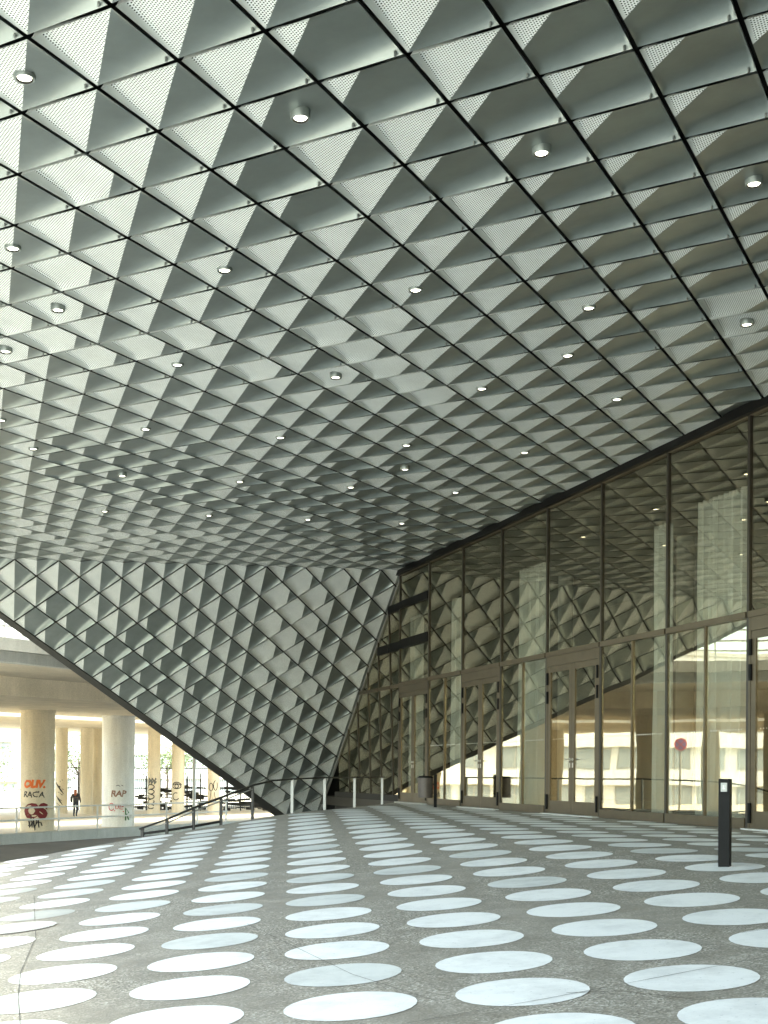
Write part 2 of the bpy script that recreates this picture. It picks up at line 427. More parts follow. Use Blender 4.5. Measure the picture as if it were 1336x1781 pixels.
CD = .093
SHARED = {}
def cmesh(fold, coarse=False):
    if (fold, coarse) not in SHARED:
        bm = panel_bm(PD * EDGE, QD * EDGE, N, fold, CD, .22, .03, coarse, 2.0, .3)
        me = bpy.data.meshes.new('panel'); bm.to_mesh(me); bm.free()
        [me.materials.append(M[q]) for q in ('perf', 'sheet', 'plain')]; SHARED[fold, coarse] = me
    return SHARED[fold, coarse]
SUM_MAX = 19.05; DIF_MAX = 42.0; SUM_MIN = -7  # lower sum bound adds an unseen ceiling strip that keeps sun off the floor
def node(i, j): return ORG + PD * (EDGE * i) + QD * (EDGE * j)
def pix(p):
    q = p - V((0, 0, Z0))
    if q.y < .3: return None
    x, z = q.x / q.y * F, q.z / q.y * F
    return 668 + cr * x + sr * z, PY - (-sr * x + cr * z), q.y
cand = []
for i in range(-26, 46):
    for j in range(-46, 28):
        if i + j < SUM_MIN or i + j > 19 or i - j - 1 >= DIF_MAX or i - j < -44: continue
        p = pix(node(i + .5, j + .5)); vis = 0
        if p and -130 < p[0] < 1470 and p[1] > -130: vis = 1
        cand.append((-vis, p[2] if p else 99, i, j))
cand.sort()
cb = bmesh.new(); n_ = 0
for vis, d, i, j in cand:
    f_ = ctype(i, j)
    cut = i + j + 2 > SUM_MAX or i - j + 1 > DIF_MAX
    shared = not cut and n_ < 300 and vis < 0
    if shared:
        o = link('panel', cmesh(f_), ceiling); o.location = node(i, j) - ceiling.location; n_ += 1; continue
    if cut:
        bm = panel_bm(PD * EDGE, QD * EDGE, N, f_, CD, .22, .03, d > 26, 2.0, .3)
        bmesh.ops.translate(bm, verts=bm.verts[:], vec=node(i, j))
        if i + j + 2 > SUM_MAX: clip(bm, node(SUM_MAX, 0), H)
        if i - j + 1 > DIF_MAX: clip(bm, node(DIF_MAX - .012, 0), G)
        me = bpy.data.meshes.new('t'); bm.to_mesh(me); bm.free()
        if n_ < 300 and vis < 0 and len(me.vertices):
            off = ceiling.location
            for v in me.vertices: v.co = v.co - off
            [me.materials.append(M[q]) for q in ('perf', 'sheet', 'plain')]
            link('panel', me, ceiling); n_ += 1; continue
        cb.from_mesh(me); bpy.data.meshes.remove(me)
    else:
        k = len(cb.verts); cb.from_mesh(cmesh(f_, d > 26)); cb.verts.ensure_lookup_table()
        bmesh.ops.translate(cb, verts=cb.verts[k:], vec=node(i, j))
bmesh.ops.translate(cb, verts=cb.verts[:], vec=-ceiling.location)
me = bpy.data.meshes.new('panels'); cb.to_mesh(me); cb.free()
o = link('panels', me, ceiling, (M['perf'], M['sheet'], M['plain'])); o['kind'] = 'stuff'
# dark backing above the joints, rivets at the panel edges, black edge beam over the glass
def cl(h, g, n): return N * (HC + n) + H * h + G * g + V((0, 0, Z0))
mb = MB(); mb.box(cl, -3.0, 12.1, -14.6, 34.6, .30, .36)
build(mb, 'backing', M['void'], ceiling)
mb = MB(); mb.box(cl, -3.06, -2.94, -14.6, 34.0, -.06, 1.2)  # fascia moved out of view along with the added shading strip
build(mb, 'edge_fascia', M['trim'], ceiling)
rv = MB()
for vis, d, i, j in cand:
    if vis == 0 or d > 18 or i + j > 17: continue
    p = node(i + .945, j + .90) - N * .004
    x = PD * .011; y = QD * .011
    rv.grid([[p + x * math.cos(a) + y * math.sin(a) + N * .03 for a in [k * math.pi / 4 for k in range(8)]], [p + x * math.cos(a) + y * math.sin(a) - N * .004 for a in [k * math.pi / 4 for k in range(8)]]], 0, True)
    rv.poly([p + x * math.cos(a) + y * math.sin(a) - N * .004 for a in [k * math.pi / 4 for k in range(8)]])
build(rv, 'rivets', M['rivet'], ceiling)['kind'] = 'stuff'

# --- downlights
def downlight(i, j, label):
    c = node(i + .5, j + .5) - N * .018
    t = thing('downlight', label, 'downlight', c, 'downlights in the metal ceiling')
    def ring(r, n): return [c + (PD * math.cos(a) + QD * math.sin(a)) * r + N * n for a in [2 * math.pi * k / 24 for k in range(24)]]
    a = MB(); a.grid([ring(.087, .12), ring(.087, .008), ring(.082, -.002), ring(.068, -.002)], 0, True)
    build(a, 'collar', M['sheet'], t, smooth=True)
    a = MB(); a.grid([ring(.068, -.002), ring(.064, .014), ring(.056, .014)], 0, True)
    build(a, 'black_rim', M['black'], t)
    a = MB(); a.poly(ring(.0565, .012))
    build(a, 'diffuser', M['lamp'], t)
NTH = ['first', 'second', 'third', 'fourth', 'fifth', 'sixth', 'seventh', 'eighth']
lrows = {}
for i, j in LAMPS: lrows.setdefault(i - j, []).append((i + j, i, j))
# the odd pair (13, 1) and the like join the row they stand in
for rn, dkey in enumerate(sorted(lrows)):
    row = sorted(lrows[dkey])
    for ln, (_, i, j) in enumerate(row):
        downlight(i, j, 'round lit ceiling downlight, %s from left in the %s row of lamps from the top' % (NTH[ln], NTH[rn]))

# --- inclined clad wall
PHI = 0.6414507
WV = (G * math.cos(PHI) - N * math.sin(PHI)); WO = N * HC + G * 34.0068 + H * 1.08129542 + V((0, 0, Z0)); SH, SV = 1.13068835, 1.19026406
WN = WV.cross(H).normalized()
if WN.y > 0: WN = -WN                                  # outward, towards the lens and down
WI = -WN
def wnode(k, r): return WO + H * (SH * k) + WV * (SV * r)
wall = thing('clad_wall', 'overhanging triangular wall of folded diamond metal panels meeting the glass', 'wall', wnode(6, 9))
eB = H * (SH / 2) + WV * (SV / 2); eT = H * (SH / 2) - WV * (SV / 2)
KMAX = 9.58
WHALF = {(.5, 1.5), (1, 2), (1.5, 1.5), (1.5, 2.5), (2, 3), (2, 2), (2.5, 2.5), (3, 3), (2.5, 3.5), (3, 4), (3, 2), (3.5, 2.5), (4, 3), (3.5, 3.5), (4, 4), (3.5, 4.5), (4.5, 3.5), (1, 1), (.5, .5), (4.5, 2.5), (5, 4), (4.5, 4.5), (5.5, 4.5), (4, 5), (5, 5)}
WHALF = {(1, 1.0), (.5, 1.5), (1.5, 1.5), (1, 2), (2, 2), (1.5, 2.5), (2.5, 1.5 + 1), (2, 3), (3, 3), (2.5, 3.5), (3.5, 3.5), (3.5, 1.5), (4.5, 2.0 + .5), (3, 2), (3.5, 2.5), (4, 3), (3, 4), (4, 4), (5, 4), (3.5, 4.5)}
WWIDE = {(6.5, .5 - .5), (6.5, .5), (7, 0), (7.5, .5), (7, 2 - .5 + .5), (7.5, 1.5), (6.5, 1.5), (7, 1.0), (8, 1 - 1), (7, 3), (6.5, 2.5), (7.5, 2.5 + 1), (8, 4), (8.5, 3.5 + .5), (9, 3.5 - .5), (6.5, 3.5), (7.5, 4.5), (7.5, 6.5), (6, 7), (5.5, 6.5), (6, 8), (6.5, 7.5), (8, 9), (7, 9)}
WSH = {}
def wmesh(fold):
    if fold not in WSH:
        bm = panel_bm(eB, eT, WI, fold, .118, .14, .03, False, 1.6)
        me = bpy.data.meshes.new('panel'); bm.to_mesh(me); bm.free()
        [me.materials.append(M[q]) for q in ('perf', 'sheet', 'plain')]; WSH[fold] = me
    return WSH[fold]
for r2 in range(-1, 24):
    for k2 in range(-6, 21):
        if (r2 + k2) % 2: continue
        k, r = k2 / 2, r2 / 2                            # T corner of the panel
        if k - r < -1.01 or k - .5 > KMAX: continue
        f_ = .5 if (k, r) in WHALF else 1.5 if (k, r) in WWIDE else 1.0
        L = wnode(k - .5, r + .5)
        if k - .5 - (r + .5) < -2.01 - 1: continue
        cut = r < 0 or k + .5 > KMAX
        if not cut:
            o = link('panel', wmesh(f_), wall); o.location = L - wall.location; continue
        bm = panel_bm(eB, eT, WI, f_, .118, .14, .03, False, 1.6)
        bmesh.ops.translate(bm, verts=bm.verts[:], vec=L)
        if r < 0: clip(bm, wnode(0, .012), -WV)
        if k + .5 > KMAX: clip(bm, wnode(KMAX, 0), H)
        if not bm.faces: bm.free(); continue
        bmesh.ops.translate(bm, verts=bm.verts[:], vec=-wall.location)
        me = bpy.data.meshes.new('panel'); bm.to_mesh(me); bm.free()
        [me.materials.append(M[q]) for q in ('perf', 'sheet', 'plain')]; link('panel', me, wall)
A_, B_, C_ = wnode(-2.0, 0), wnode(KMAX, 0), wnode(KMAX, 11.57)
mb = MB(); back = WI * .34
mb.poly([wnode(-2.05, 0) + back, wnode(10.6, 0) + back, wnode(10.6, 11.62) + back, wnode(KMAX, 11.62) + back])
mb.poly([wnode(-2.05, 0) + back, wnode(KMAX, 11.62) + back, wnode(KMAX, 11.62) + back + H * 4 + G * 2, wnode(-2.05, 0) + back + H * 4 + G * 6 + N * 3])
mb.poly([wnode(-2.05, 0) + back, wnode(-2.05, 0) + back + H * 4 + G * 6 + N * 3, B_ + G * 6 + N * 3, B_ + back])
build(mb, 'backing', M['void'], wall)
# free edge: slim strip then a deep dark return
mb = MB(); ed = (C_ - A_).normalized(); sd = ed.cross(WN).normalized()
if sd.x > 0: sd = -sd
a0, c0 = A_ + sd * .02, C_ + sd * .02
mb.hexa([a0 + sd * .0, a0 + sd * .16, a0 + sd * .16 + WI * .42, a0 + WI * .42, c0, c0 + sd * .30, c0 + sd * .30 + WI * .42, c0 + WI * .42])
build(mb, 'edge_return', M['dark_trim'], wall)
mb = MB(); mb.bar(wnode(KMAX + .02, 0.02) + WN * .02, wnode(KMAX + .02, 11.6) + WN * .02, .07, .05, WN)
build(mb, 'edge_strip', M['rail_steel'], wall)

# ------------------------------------------------------------------ glass front
front = thing('glass_front', 'tall glazed entrance front with bronze frames mirroring the plaza', 'glass facade', fac(DG, 24, 0))
HT = 5.74                                              # underside of the edge beam above the floor (plus Z0 below)
HT = 5.80 + Z0
FL = 0.0
def fbox(mb, h0, h1, g0, g1, z0, z1, m=0): mb.box(fac, h0, h1, g0, g1, z0, z1, m)
def fpart(name, mt, boxes, parent=front, bevel=0):
    mb = MB()
    for b_ in boxes: fbox(mb, *b_)
    return build(mb, name, mt, parent, bevel=bevel)
def wall_top(g):
    'underside of the inclined wall where it meets the glass'
    r = (g - 34.55) / (SV * math.cos(PHI)); return min(HT, 5.87 + Z0 - max(0, r) * SV * math.sin(PHI) - .02)
TR = 2.56 + Z0                                         # transom centre
mull = [16.94 + 2.456 * k for k in range(-3, 8)]
half = [35.33, 36.46, 37.59, 38.78, 39.92]
for g in mull: fpart('mullion', M['mullion'], [(DG - .03, DG + .025, g - .03, g + .03, FL, HT)], bevel=.004)
OFF = 0.0
fac0 = fac
def facT(h, g, z): return fac0(h + .015 + .215 * max(0, 5.87 + Z0 - z) / 6.4, g, z)
for g in half:
    mb = MB(); mb.box(facT, DG - .025, DG + .02, g - .022, g + .022, FL - .1, wall_top(g)); build(mb, 'mullion', M['mullion'], front)
pane_n = 0
def pane(g0, g1, z0, z1, parent=front, hoff=0.0, top=None):
    mb = MB(); top = top or (lambda g: z1)
    h0, h1 = DG + hoff, DG + hoff + .012
    p = [(g0, z0), (g1, z0), (g1, top(g1)), (g0, top(g0))]
    a = [fac(h0, g, z) for g, z in p]; b_ = [fac(h1, g, z) for g, z in p]
    mb.hexa([a[0], a[1], a[2], a[3], b_[0], b_[1], b_[2], b_[3]])
    return build(mb, 'glass_pane', M['glass'], parent)
def dots(g0, g1, parent):
    mb = MB(); z = .73 + Z0; k = int((g1 - g0) / .075)
    for i in range(k):
        g = g0 + .05 + (g1 - g0 - .1) * i / max(1, k - 1)
        fbox(mb, DG - .006, DG - .003, g - .011, g + .011, z - .011, z + .011)
    o = build(mb, 'marker_dots', M['white_paint'], parent); o['kind'] = 'stuff'
def door_leaf(d, g0, g1, hinge_at_g1):
    st, br, trl = .125, .27, .125; z0, z1 = .02, 2.29 + Z0; h0, h1 = DG - .026, DG + .022
    fpart('leaf_frame', M['bronze'], [(h0, h1, g0, g0 + st, z0, z1), (h0, h1, g1 - st, g1, z0, z1), (h0 + .002, h1 - .002, g0 + st, g1 - st, z0, z0 + br), (h0 + .002, h1 - .002, g0 + st, g1 - st, z1 - trl, z1)], d, bevel=.004)
    pane(g0 + st, g1 - st, z0 + br, z1 - trl, d, -.01)
    gh = g1 if hinge_at_g1 else g0
    for a, b_ in ((.10, .42), (1.5 + Z0, 1.76 + Z0), (1.9 + Z0, 2.16 + Z0)): fpart('hinge', M['black'], [(h0 - .03, h0, gh - .03, gh + .03, a, b_)], d)
    s = 1 if hinge_at_g1 else -1; gk = (g0 + .06) if hinge_at_g1 else (g1 - .06); zk = .29 + Z0
    mb = MB(); mb.tube([fac(h0 - .001, gk, zk), fac(h0 - .06, gk, zk)], .013, 8); mb.tube([fac(h0 - .055, gk, zk), fac(h0 - .055, gk + s * .13, zk)], .011, 8)
    mb.tube([fac(h0 - .001, gk, zk), fac(h0 - .014, gk, zk)], .03, 12); fbox(mb, h0 - .012, h0 - .001, gk - .016, gk + .016, zk - .17, zk - .07)
    build(mb, 'handle', M['steel'], d, smooth=True)
DOORS = {2: 0, 4: 0, 6: 0, 9: 0}
doorbays = (2, 5, 7, 9)                                # bays between consecutive mullions that hold double doors
for b_ in range(len(mull) - 1):
    g0, g1 = mull[b_] + .032, mull[b_ + 1] - .032; gm = (g0 + g1) / 2
    fpart('transom', M['bronze'], [(DG - .055, DG + .10, g0, g1, TR - .05, TR + .05)], bevel=.004)
    fpart('head_rail', M['bronze'], [(DG - .04, DG + .08, g0, g1, HT - .06, HT)])
    if b_ == 9:                                        # last bay before the inclined wall has two deep spandrels
        fpart('spandrel', M['black'], [(DG - .05, DG + .1, g0, g1, 3.60 + Z0, 3.86 + Z0)]); fpart('spandrel', M['black'], [(DG - .05, DG + .1, g0, g1, 4.76 + Z0, 4.98 + Z0)])
        for za, zb in ((TR + .05, 3.60 + Z0), (3.86 + Z0, 4.76 + Z0), (4.98 + Z0, HT - .06)): pane(g0, g1, za, zb)
    else: pane(g0, g1, TR + .05, HT - .06)
    if b_ in doorbays:
        d = build(MB(), 'double_door', M['bronze'], front) if False else bpy.data.objects.new('double_door', None)
        COL.objects.link(d); d.parent = front; d.location = fac(DG, gm, 0) - front.location
        fpart('door_frame', M['bronze'], [(DG - .033, DG + .03, g0, g0 + .06, FL, TR - .05), (DG - .033, DG + .03, g1 - .06, g1, FL, TR - .05), (DG - .031, DG + .03, g0 + .06, g1 - .06, 2.295 + Z0, TR - .05)], d, bevel=.004)
        door_leaf(d, g0 + .065, gm - .004, False); door_leaf(d, gm + .004, g1 - .065, True)
        dots(g0 + .25, gm - .15, d); dots(gm + .15, g1 - .25, d)
        fpart('threshold', M['kerb'], [(DG - .16, DG + .1, g0, g1, FL - .02, FL + .018)], d)
    else:
        fpart('mullion', M['bronze'], [(DG - .028, DG + .02, gm - .024, gm + .024, .17, TR - .05)], bevel=.004)
        fpart('sill_rail', M['bronze'], [(DG - .05, DG + .08, g0, g1, FL, .17)], bevel=.004)
        for a, c_ in ((g0, gm - .028), (gm + .028, g1)): pane(a, c_, .17, TR - .05); dots(a + .1, c_ - .1, front)
fpartT = lambda name, mt, boxes: (lambda mb: ([mb.box(facT, *b_) for b_ in boxes], build(mb, name, mt, front))[1])(MB())
def paneT(g0, g1, z0, z1, hoff=0, top=None):
    global fac
    keep = fac; fac = facT
    try: return pane(g0, g1, z0, z1, front, hoff, top)
    finally: fac = keep
# bays under the inclined wall
gs = [mull[-1] + .032] + half + [41.2]
for k, (g0, g1) in enumerate(zip(gs, gs[1:])):
    a, c_ = g0 + .022, g1 - .022
    tp = wall_top
    if tp(a) > TR + .3:
        fpartT('transom', M['bronze'], [(DG - .05 + OFF, DG + .09 + OFF, a, c_, TR - .05, TR + .05)])
        paneT(a, c_, TR + .05, 0, hoff=OFF, top=lambda g: max(TR + .06, tp(g)))
        for zz in ((3.60, 3.86), (4.76, 4.98)):
            if min(tp(a), tp(c_)) > zz[1] + Z0: fpartT('spandrel', M['black'], [(DG - .05 + OFF, DG + .1 + OFF, a, c_, zz[0] + Z0, zz[1] + Z0)])
        paneT(a, c_, .18, TR - .05, hoff=OFF)
    elif max(tp(a), tp(c_)) > .4: paneT(a, c_, .18, 0, hoff=OFF, top=lambda g: max(.2, tp(g)))
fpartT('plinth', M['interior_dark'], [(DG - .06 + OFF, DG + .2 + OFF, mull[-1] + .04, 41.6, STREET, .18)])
mb = MB(); mb.box(lambda h, g, n: fac(h, g, 0) + UP * n, DG - .13, DG + .13, 8.0, 34.5, HT - .05, HT + .14)
build(mb, 'edge_beam', M['black'], front)

# interior behind the glass
def room(name, mt, *b_): 
    mb = MB(); fbox(mb, *b_); return struct(build(mb, name, mt))
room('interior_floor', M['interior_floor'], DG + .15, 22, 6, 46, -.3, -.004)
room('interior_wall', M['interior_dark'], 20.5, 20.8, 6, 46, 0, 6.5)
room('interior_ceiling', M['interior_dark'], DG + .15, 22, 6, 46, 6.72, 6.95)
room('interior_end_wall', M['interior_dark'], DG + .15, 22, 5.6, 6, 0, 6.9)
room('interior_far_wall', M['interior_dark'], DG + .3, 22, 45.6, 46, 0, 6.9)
for g in (19.0, 26.5, 33.0):
    mb = MB(); mb.tube([fac(16.5, g, 0), fac(16.5, g, 6.7)], .22, 16)
    o = tag(build(mb, 'interior_column', M['interior_white'], smooth=True, loc=fac(16.5, g, 0)), {19.0: 'pale round column indoors behind the rightmost curtain', 26.5: 'pale round column indoors behind the middle double door', 33.0: 'pale round column indoors behind the darkest double door'}[g], 'column')
def curtain(g0, g1, z1, label, seed):
    rnd = random.Random(seed); n = max(24, int((g1 - g0) * 60)); zt = [0.02, .5, 1.6, 3.0, 4.4, z1 - .1, z1]
    prof = []; ph = 0
    for k in range(n + 1):
        ph += rnd.uniform(.35, .95); prof.append(.085 * math.sin(ph) + .03 * math.sin(2.7 * ph))
    rows = [[fac(DG + .62 + prof[k] * (1 if z < 3 else .8), g0 + (g1 - g0) * k / n + .012 * math.sin(z * 1.3 + k), z) for k in range(n + 1)] for z in zt]
    mb = MB(); mb.grid(rows)
    o = build(mb, 'curtain', M['curtain'], smooth=True, loc=fac(DG + .62, (g0 + g1) / 2, 0), recalc=False)
    o.modifiers.new('solid', 'SOLIDIFY').thickness = .004
    tag(o, label, 'curtain', 'white curtains behind the glass')
curtain(17.87, 19.35, 5.75, 'wide white pleated curtain behind the tall pane beside the rightmost door', 1)
curtain(20.35, 20.85, 5.6, 'narrow white curtain hanging left of the widest curtain', 2)
curtain(25.60, 27.0, 5.7, 'broad white curtain gathered between the two middle double doors', 3)
curtain(31.0, 31.45, 5.6, 'slim white curtain beside the darker double door', 4)
curtain(34.0, 34.8, 5.5, 'white curtain above the darkest door at the inclined wall', 5)

# ------------------------------------------------------------------ upper body of the building (keeps the sun off the plaza)
def bd(h, g, z): return HZ * h + GZ * g + UP * z
body = thing('building_block', 'dark upper storeys resting on the clad ceiling and wall', 'building', bd(8, 15, 7.6))
mb = MB(); mb.box(bd, -2.75, 26, -14.5, 33.4, 7.75, 11.2); build(mb, 'upper_storeys', M['trim'], body)
mb = MB(); mb.box(bd, 20.9, 26, -14.5, 46, 0, 7.7); build(mb, 'rear_wall', M['interior_dark'], body)
mb = MB(); mb.box(bd, DG + .2, 22, 4.6, 5.5, 0, 7.0); mb.box(bd, DG - .1, DG + .2, -14.5, 8.9, -.2, 7.0); build(mb, 'side_wall', M['trim'], body)
mb = MB(); mb.box(bd, 2.5, DG - .12, -14.5, -14.2, -1.2, 6.6); build(mb, 'light_block_wall', M['trim'], body)  # unseen wall added behind the lens to keep light out from the back
mb = MB(); mb.box(bd, 12.2, 26, 33.6, 46.2, 6.98, 11.0); build(mb, 'rear_storeys', M['trim'], body)

# ------------------------------------------------------------------ bollards, railing
t = thing('door_opener_post', 'black square post with a switch plate standing on a white dot', 'post', V((3.435, 12.42, ground(3.435, 12.42))))
bx = t.location.copy(); bzt = ground(3.4, 12.4) + .895
rot = math.radians(-28)
def bl(x, y, z): return bx + V((x * math.cos(rot) - y * math.sin(rot), x * math.sin(rot) + y * math.cos(rot), z))
mb = MB(); mb.box(bl, -.055, .055, -.055, .055, -.05, .885); build(mb, 'post', M['black'], t, bevel=.004)
mb = MB(); mb.box(bl, -.057, -.055, -.048, .048, .02, .88); build(mb, 'side_plate', M['rail_dark'], t)
mb = MB(); mb.box(bl, -.032, .032, -.064, -.055, .755, .845); build(mb, 'switch_plate', M['rail_steel'], t, bevel=.003)
mb = MB()
mb.box(bl, -.020, .020, -.0665, -.064, .775, .825, 0)
mb.box(bl, -.006, .002, -.068, -.0665, .790, .808, 1); mb.box(bl, -.006, .010, -.0683, -.0665, .788, .792, 1); mb.box(bl, -.008, -.002, -.0685, -.0665, .810, .817, 1)
ringp = [(math.cos(a) * .011, math.sin(a) * .011) for a in [math.pi * (.75 + 1.3 * k / 10) for k in range(11)]]
mb.grid([[bl(.001 + x * s, -.0686, .790 + y * s) for x, y in ringp] for s in (1, .75)], 1)
build(mb, 'wheelchair_symbol', [M['dot_old'], M['white_paint']], t)

q0 = at(757, 1404.5, 30.9); q0 = V((q0.x, q0.y, 0))
t = thing('litter_post', 'black post carrying a grey litter bin before the darkest door', 'post', q0)
mb = MB(); mb.box(lambda x, y, z: q0 + V((x, y, z)), -.04, .04, -.04, .04, -.02, .83); build(mb, 'post', M['black'], t, bevel=.004)
mb = MB(); mb.box(lambda x, y, z: q0 + V((x, y, z)), -.10, -.035, -.02, .02, .55, .60); build(mb, 'bracket', M['black'], t)
qb = q0 + V((-.25, 0, 0))
t = thing('litter_bin', 'brown grey round litter bin hung on a black post', 'litter bin', qb + V((0, 0, .24)))
def cyl(c, r0, r1, z0, z1, n=24, inner=None):
    mb = MB(); rg = lambda r, z: [c + V((r * math.cos(2 * math.pi * k / n), r * math.sin(2 * math.pi * k / n), z)) for k in range(n)]
    rows = [rg(r0, z0), rg(r1, z1)]
    if inner: rows += [rg(inner, z1), rg(inner - .01, z0 + .05)]
    mb.grid(rows, 0, True); mb.poly(rows[0]); mb.poly(rows[-1]); return mb
M['bin'] = weathered('bin_metal', (.10, .085, .075), (.07, .06, .055), .5, 4, 40, .3, .05)
build(cyl(qb, .185, .195, .24, .75, inner=.175), 'bucket', M['bin'], t, smooth=True)
build(cyl(qb, .200, .200, .735, .765, inner=.172), 'rim', M['black'], t, smooth=True)

# hand rail along the plaza edge
rail = thing('handrail', 'dark handrail with flat posts running down along the plaza edge', 'railing', V((-3.3, 25.4, ground(-3.3, 25.4))))
posts = [(248, 1459, 1440, 24.45), (290.4, 1452, 1425, 24.62), (337, 1444, 1405, 24.95), (384.7, 1435, 1387, 25.45), (439.5, 1425, 1366, 26.1), (508.5, 1416, 1355, 27.0), (565, 1409.5, 1352.5, 28.4), (617, 1404, 1352, 30.7), (665, 1399, 1351.5, 33.6)]
tops = []
for k, (u, vb, vt, y) in enumerate(posts):
    a = at(u, vb, y); b_ = at(u, vt, y); a = V((b_.x, b_.y, ground(b_.x, b_.y) - .05)); tops.append(b_)
    mb = MB(); mb.bar(a, b_, .055 if k < 5 else .062, .014 + (.03 if k < 5 else .02), V((.2, .98, 0)))
    build(mb, 'post', M['rail_steel'] if k >= 5 else M['rail_dark'], rail)
mb = MB(); path = [tops[0] + (tops[0] - tops[1]) * .12] + tops[:4]
p4, p5 = tops[4], tops[5]
path += [tops[4] + V((0, 0, .0)), (p4 + p5) / 2 + V((0, 0, .035)), p5, *tops[6:], tops[-1] + (tops[-1] - tops[-2]) * .06]
for a, b_ in zip(path, path[1:]): mb.bar(a - (b_ - a).normalized() * .008, b_ + (b_ - a).normalized() * .008, .055, .035)
build(mb, 'top_rail', M['rail_dark'], rail)
mb = MB()
for a, b_ in zip(tops[:4], tops[1:5]): 
    mb.bar(a - UP * .075, b_ - UP * .075, .03, .02)
build(mb, 'under_rail', M['rail_steel'], rail)
mb = MB(); lo = [V((p.x, p.y, ground(p.x, p.y) + .07)) for p in tops[:4]]
for a, b_ in zip(lo, lo[1:]): mb.bar(a, b_, .02, .05)
build(mb, 'kick_rail', M['rail_dark'], rail)

# ------------------------------------------------------------------ overpass
OD = V((.545, .838, 0)).normalized(); OL = V((-OD.y, OD.x, 0)); O0 = V((-10.8, 38.3, 0))
def ov(w, t, z): return O0 + OD * t + OL * w + UP * (z + Z0)
bridge = thing('overpass', 'weathered concrete road bridge on round columns behind the clad wall', 'bridge', ov(10, 5, -2.7))
def extr(prof, t0, t1, name, mt, parent=bridge, n=1):
    mb = MB()
    for k in range(n):
        a = t0 + (t1 - t0) * k / n; b_ = t0 + (t1 - t0) * (k + 1) / n - (.012 if n > 1 else 0)
        r0 = [ov(w, a, z) for w, z in prof]; r1 = [ov(w, b_, z) for w, z in prof]
        mb.grid([r0, r1], 0, True); mb.poly(r0); mb.poly(r1[::-1])
    return build(mb, name, mt, parent)
extr([(.06, 3.28), (.06, 3.56), (4.95, 3.56), (4.95, 3.28)], -60, 60, 'deck_slab', M['concrete'])
extr([(0, 3.24), (0, 3.585), (.30, 3.585), (.30, 3.24)], -60, 60, 'edge_beam', M['kerb'], n=24)
extr([(-.10, 3.60), (-.10, 3.98), (.28, 3.98), (.28, 3.60)], -60, 60, 'parapet', M['kerb'], n=30)
extr([(4.98, 2.62), (4.98, 3.60), (15.6, 3.60), (15.6, 2.62)], -60, 60, 'box_girder', M['concrete'])
extr([(18.6, 2.62), (18.6, 3.60), (34, 3.60), (34, 2.62)], -60, 60, 'box_girder', M['concrete'])  # opening between the two girders added to let sun in under the bridge
for t_ in [-30 + 2.4 * k for k in range(28)]:
    mb = MB(); mb.bar(ov(.1, t_, 3.98), ov(.1, t_, 5.05), .06, .06, OD); build(mb, 'parapet_post', M['white_paint'], bridge)
for z in (4.35, 4.7, 5.05):
    mb = MB(); mb.bar(ov(.1, -34, z), ov(.1, 40, z), .06, .06); build(mb, 'parapet_rail', M['white_paint'], bridge)
def column(x, y, r, mt='column_concrete'):
    mb = MB(); n = 40; z0, z1 = PAVE - .05, 2.62 + Z0
    zs = [z0, z0 + 1.3, z0 + 1.312, z0 + 2.6, z0 + 2.612, z0 + 3.9, z0 + 3.912, z1 - .12, z1 - .1, z1]
    rows = []
    for k, z in enumerate(zs):
        rr = r * (.985 if k in (1, 3, 5) else 1.0) if k < 8 else r * 1.03
        rows.append([V((x + rr * math.cos(2 * math.pi * i / n), y + rr * math.sin(2 * math.pi * i / n), z)) for i in range(n)])
    mb.grid(rows, 0, True)
    return build(mb, 'column', M[mt], bridge, smooth=True)
C1, C3 = (-15.35, 54.7), (-12.85, 59.7)
NEAR = [(C1, .74), (C3, .78)]
ROW = V((2.5, 5.0)).normalized()
for k in (1, 2, 3, 4): NEAR.append(((C1[0] - ROW.x * 5.6 * k, C1[1] - ROW.y * 5.6 * k), .74))
M['skylit_concrete'] = weathered('skylit_column_concrete', (.88, .88, .84), (.80, .80, .76), .8, .6, 22)  # sky light on one column, put into a paler concrete colour
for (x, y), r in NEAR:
    o = column(x, y, r, 'skylit_concrete' if (x, y) == C3 else 'column_concrete')
    if (x, y) == C3: o['label'] = 'round column coloured paler for the sky light on it'
FAR = [(107, 77), (150.5, 77), (171, 78), (268, 76), (310, 76), (372, 77)]
FC = []
for u, y in FAR:
    x = (u - 668) / F * y; column(x, y, .385); FC.append((x, y))
for k in range(1, 6): column(FC[0][0] - 5.5 * k, FC[0][1] - 7.5 * k, .5)

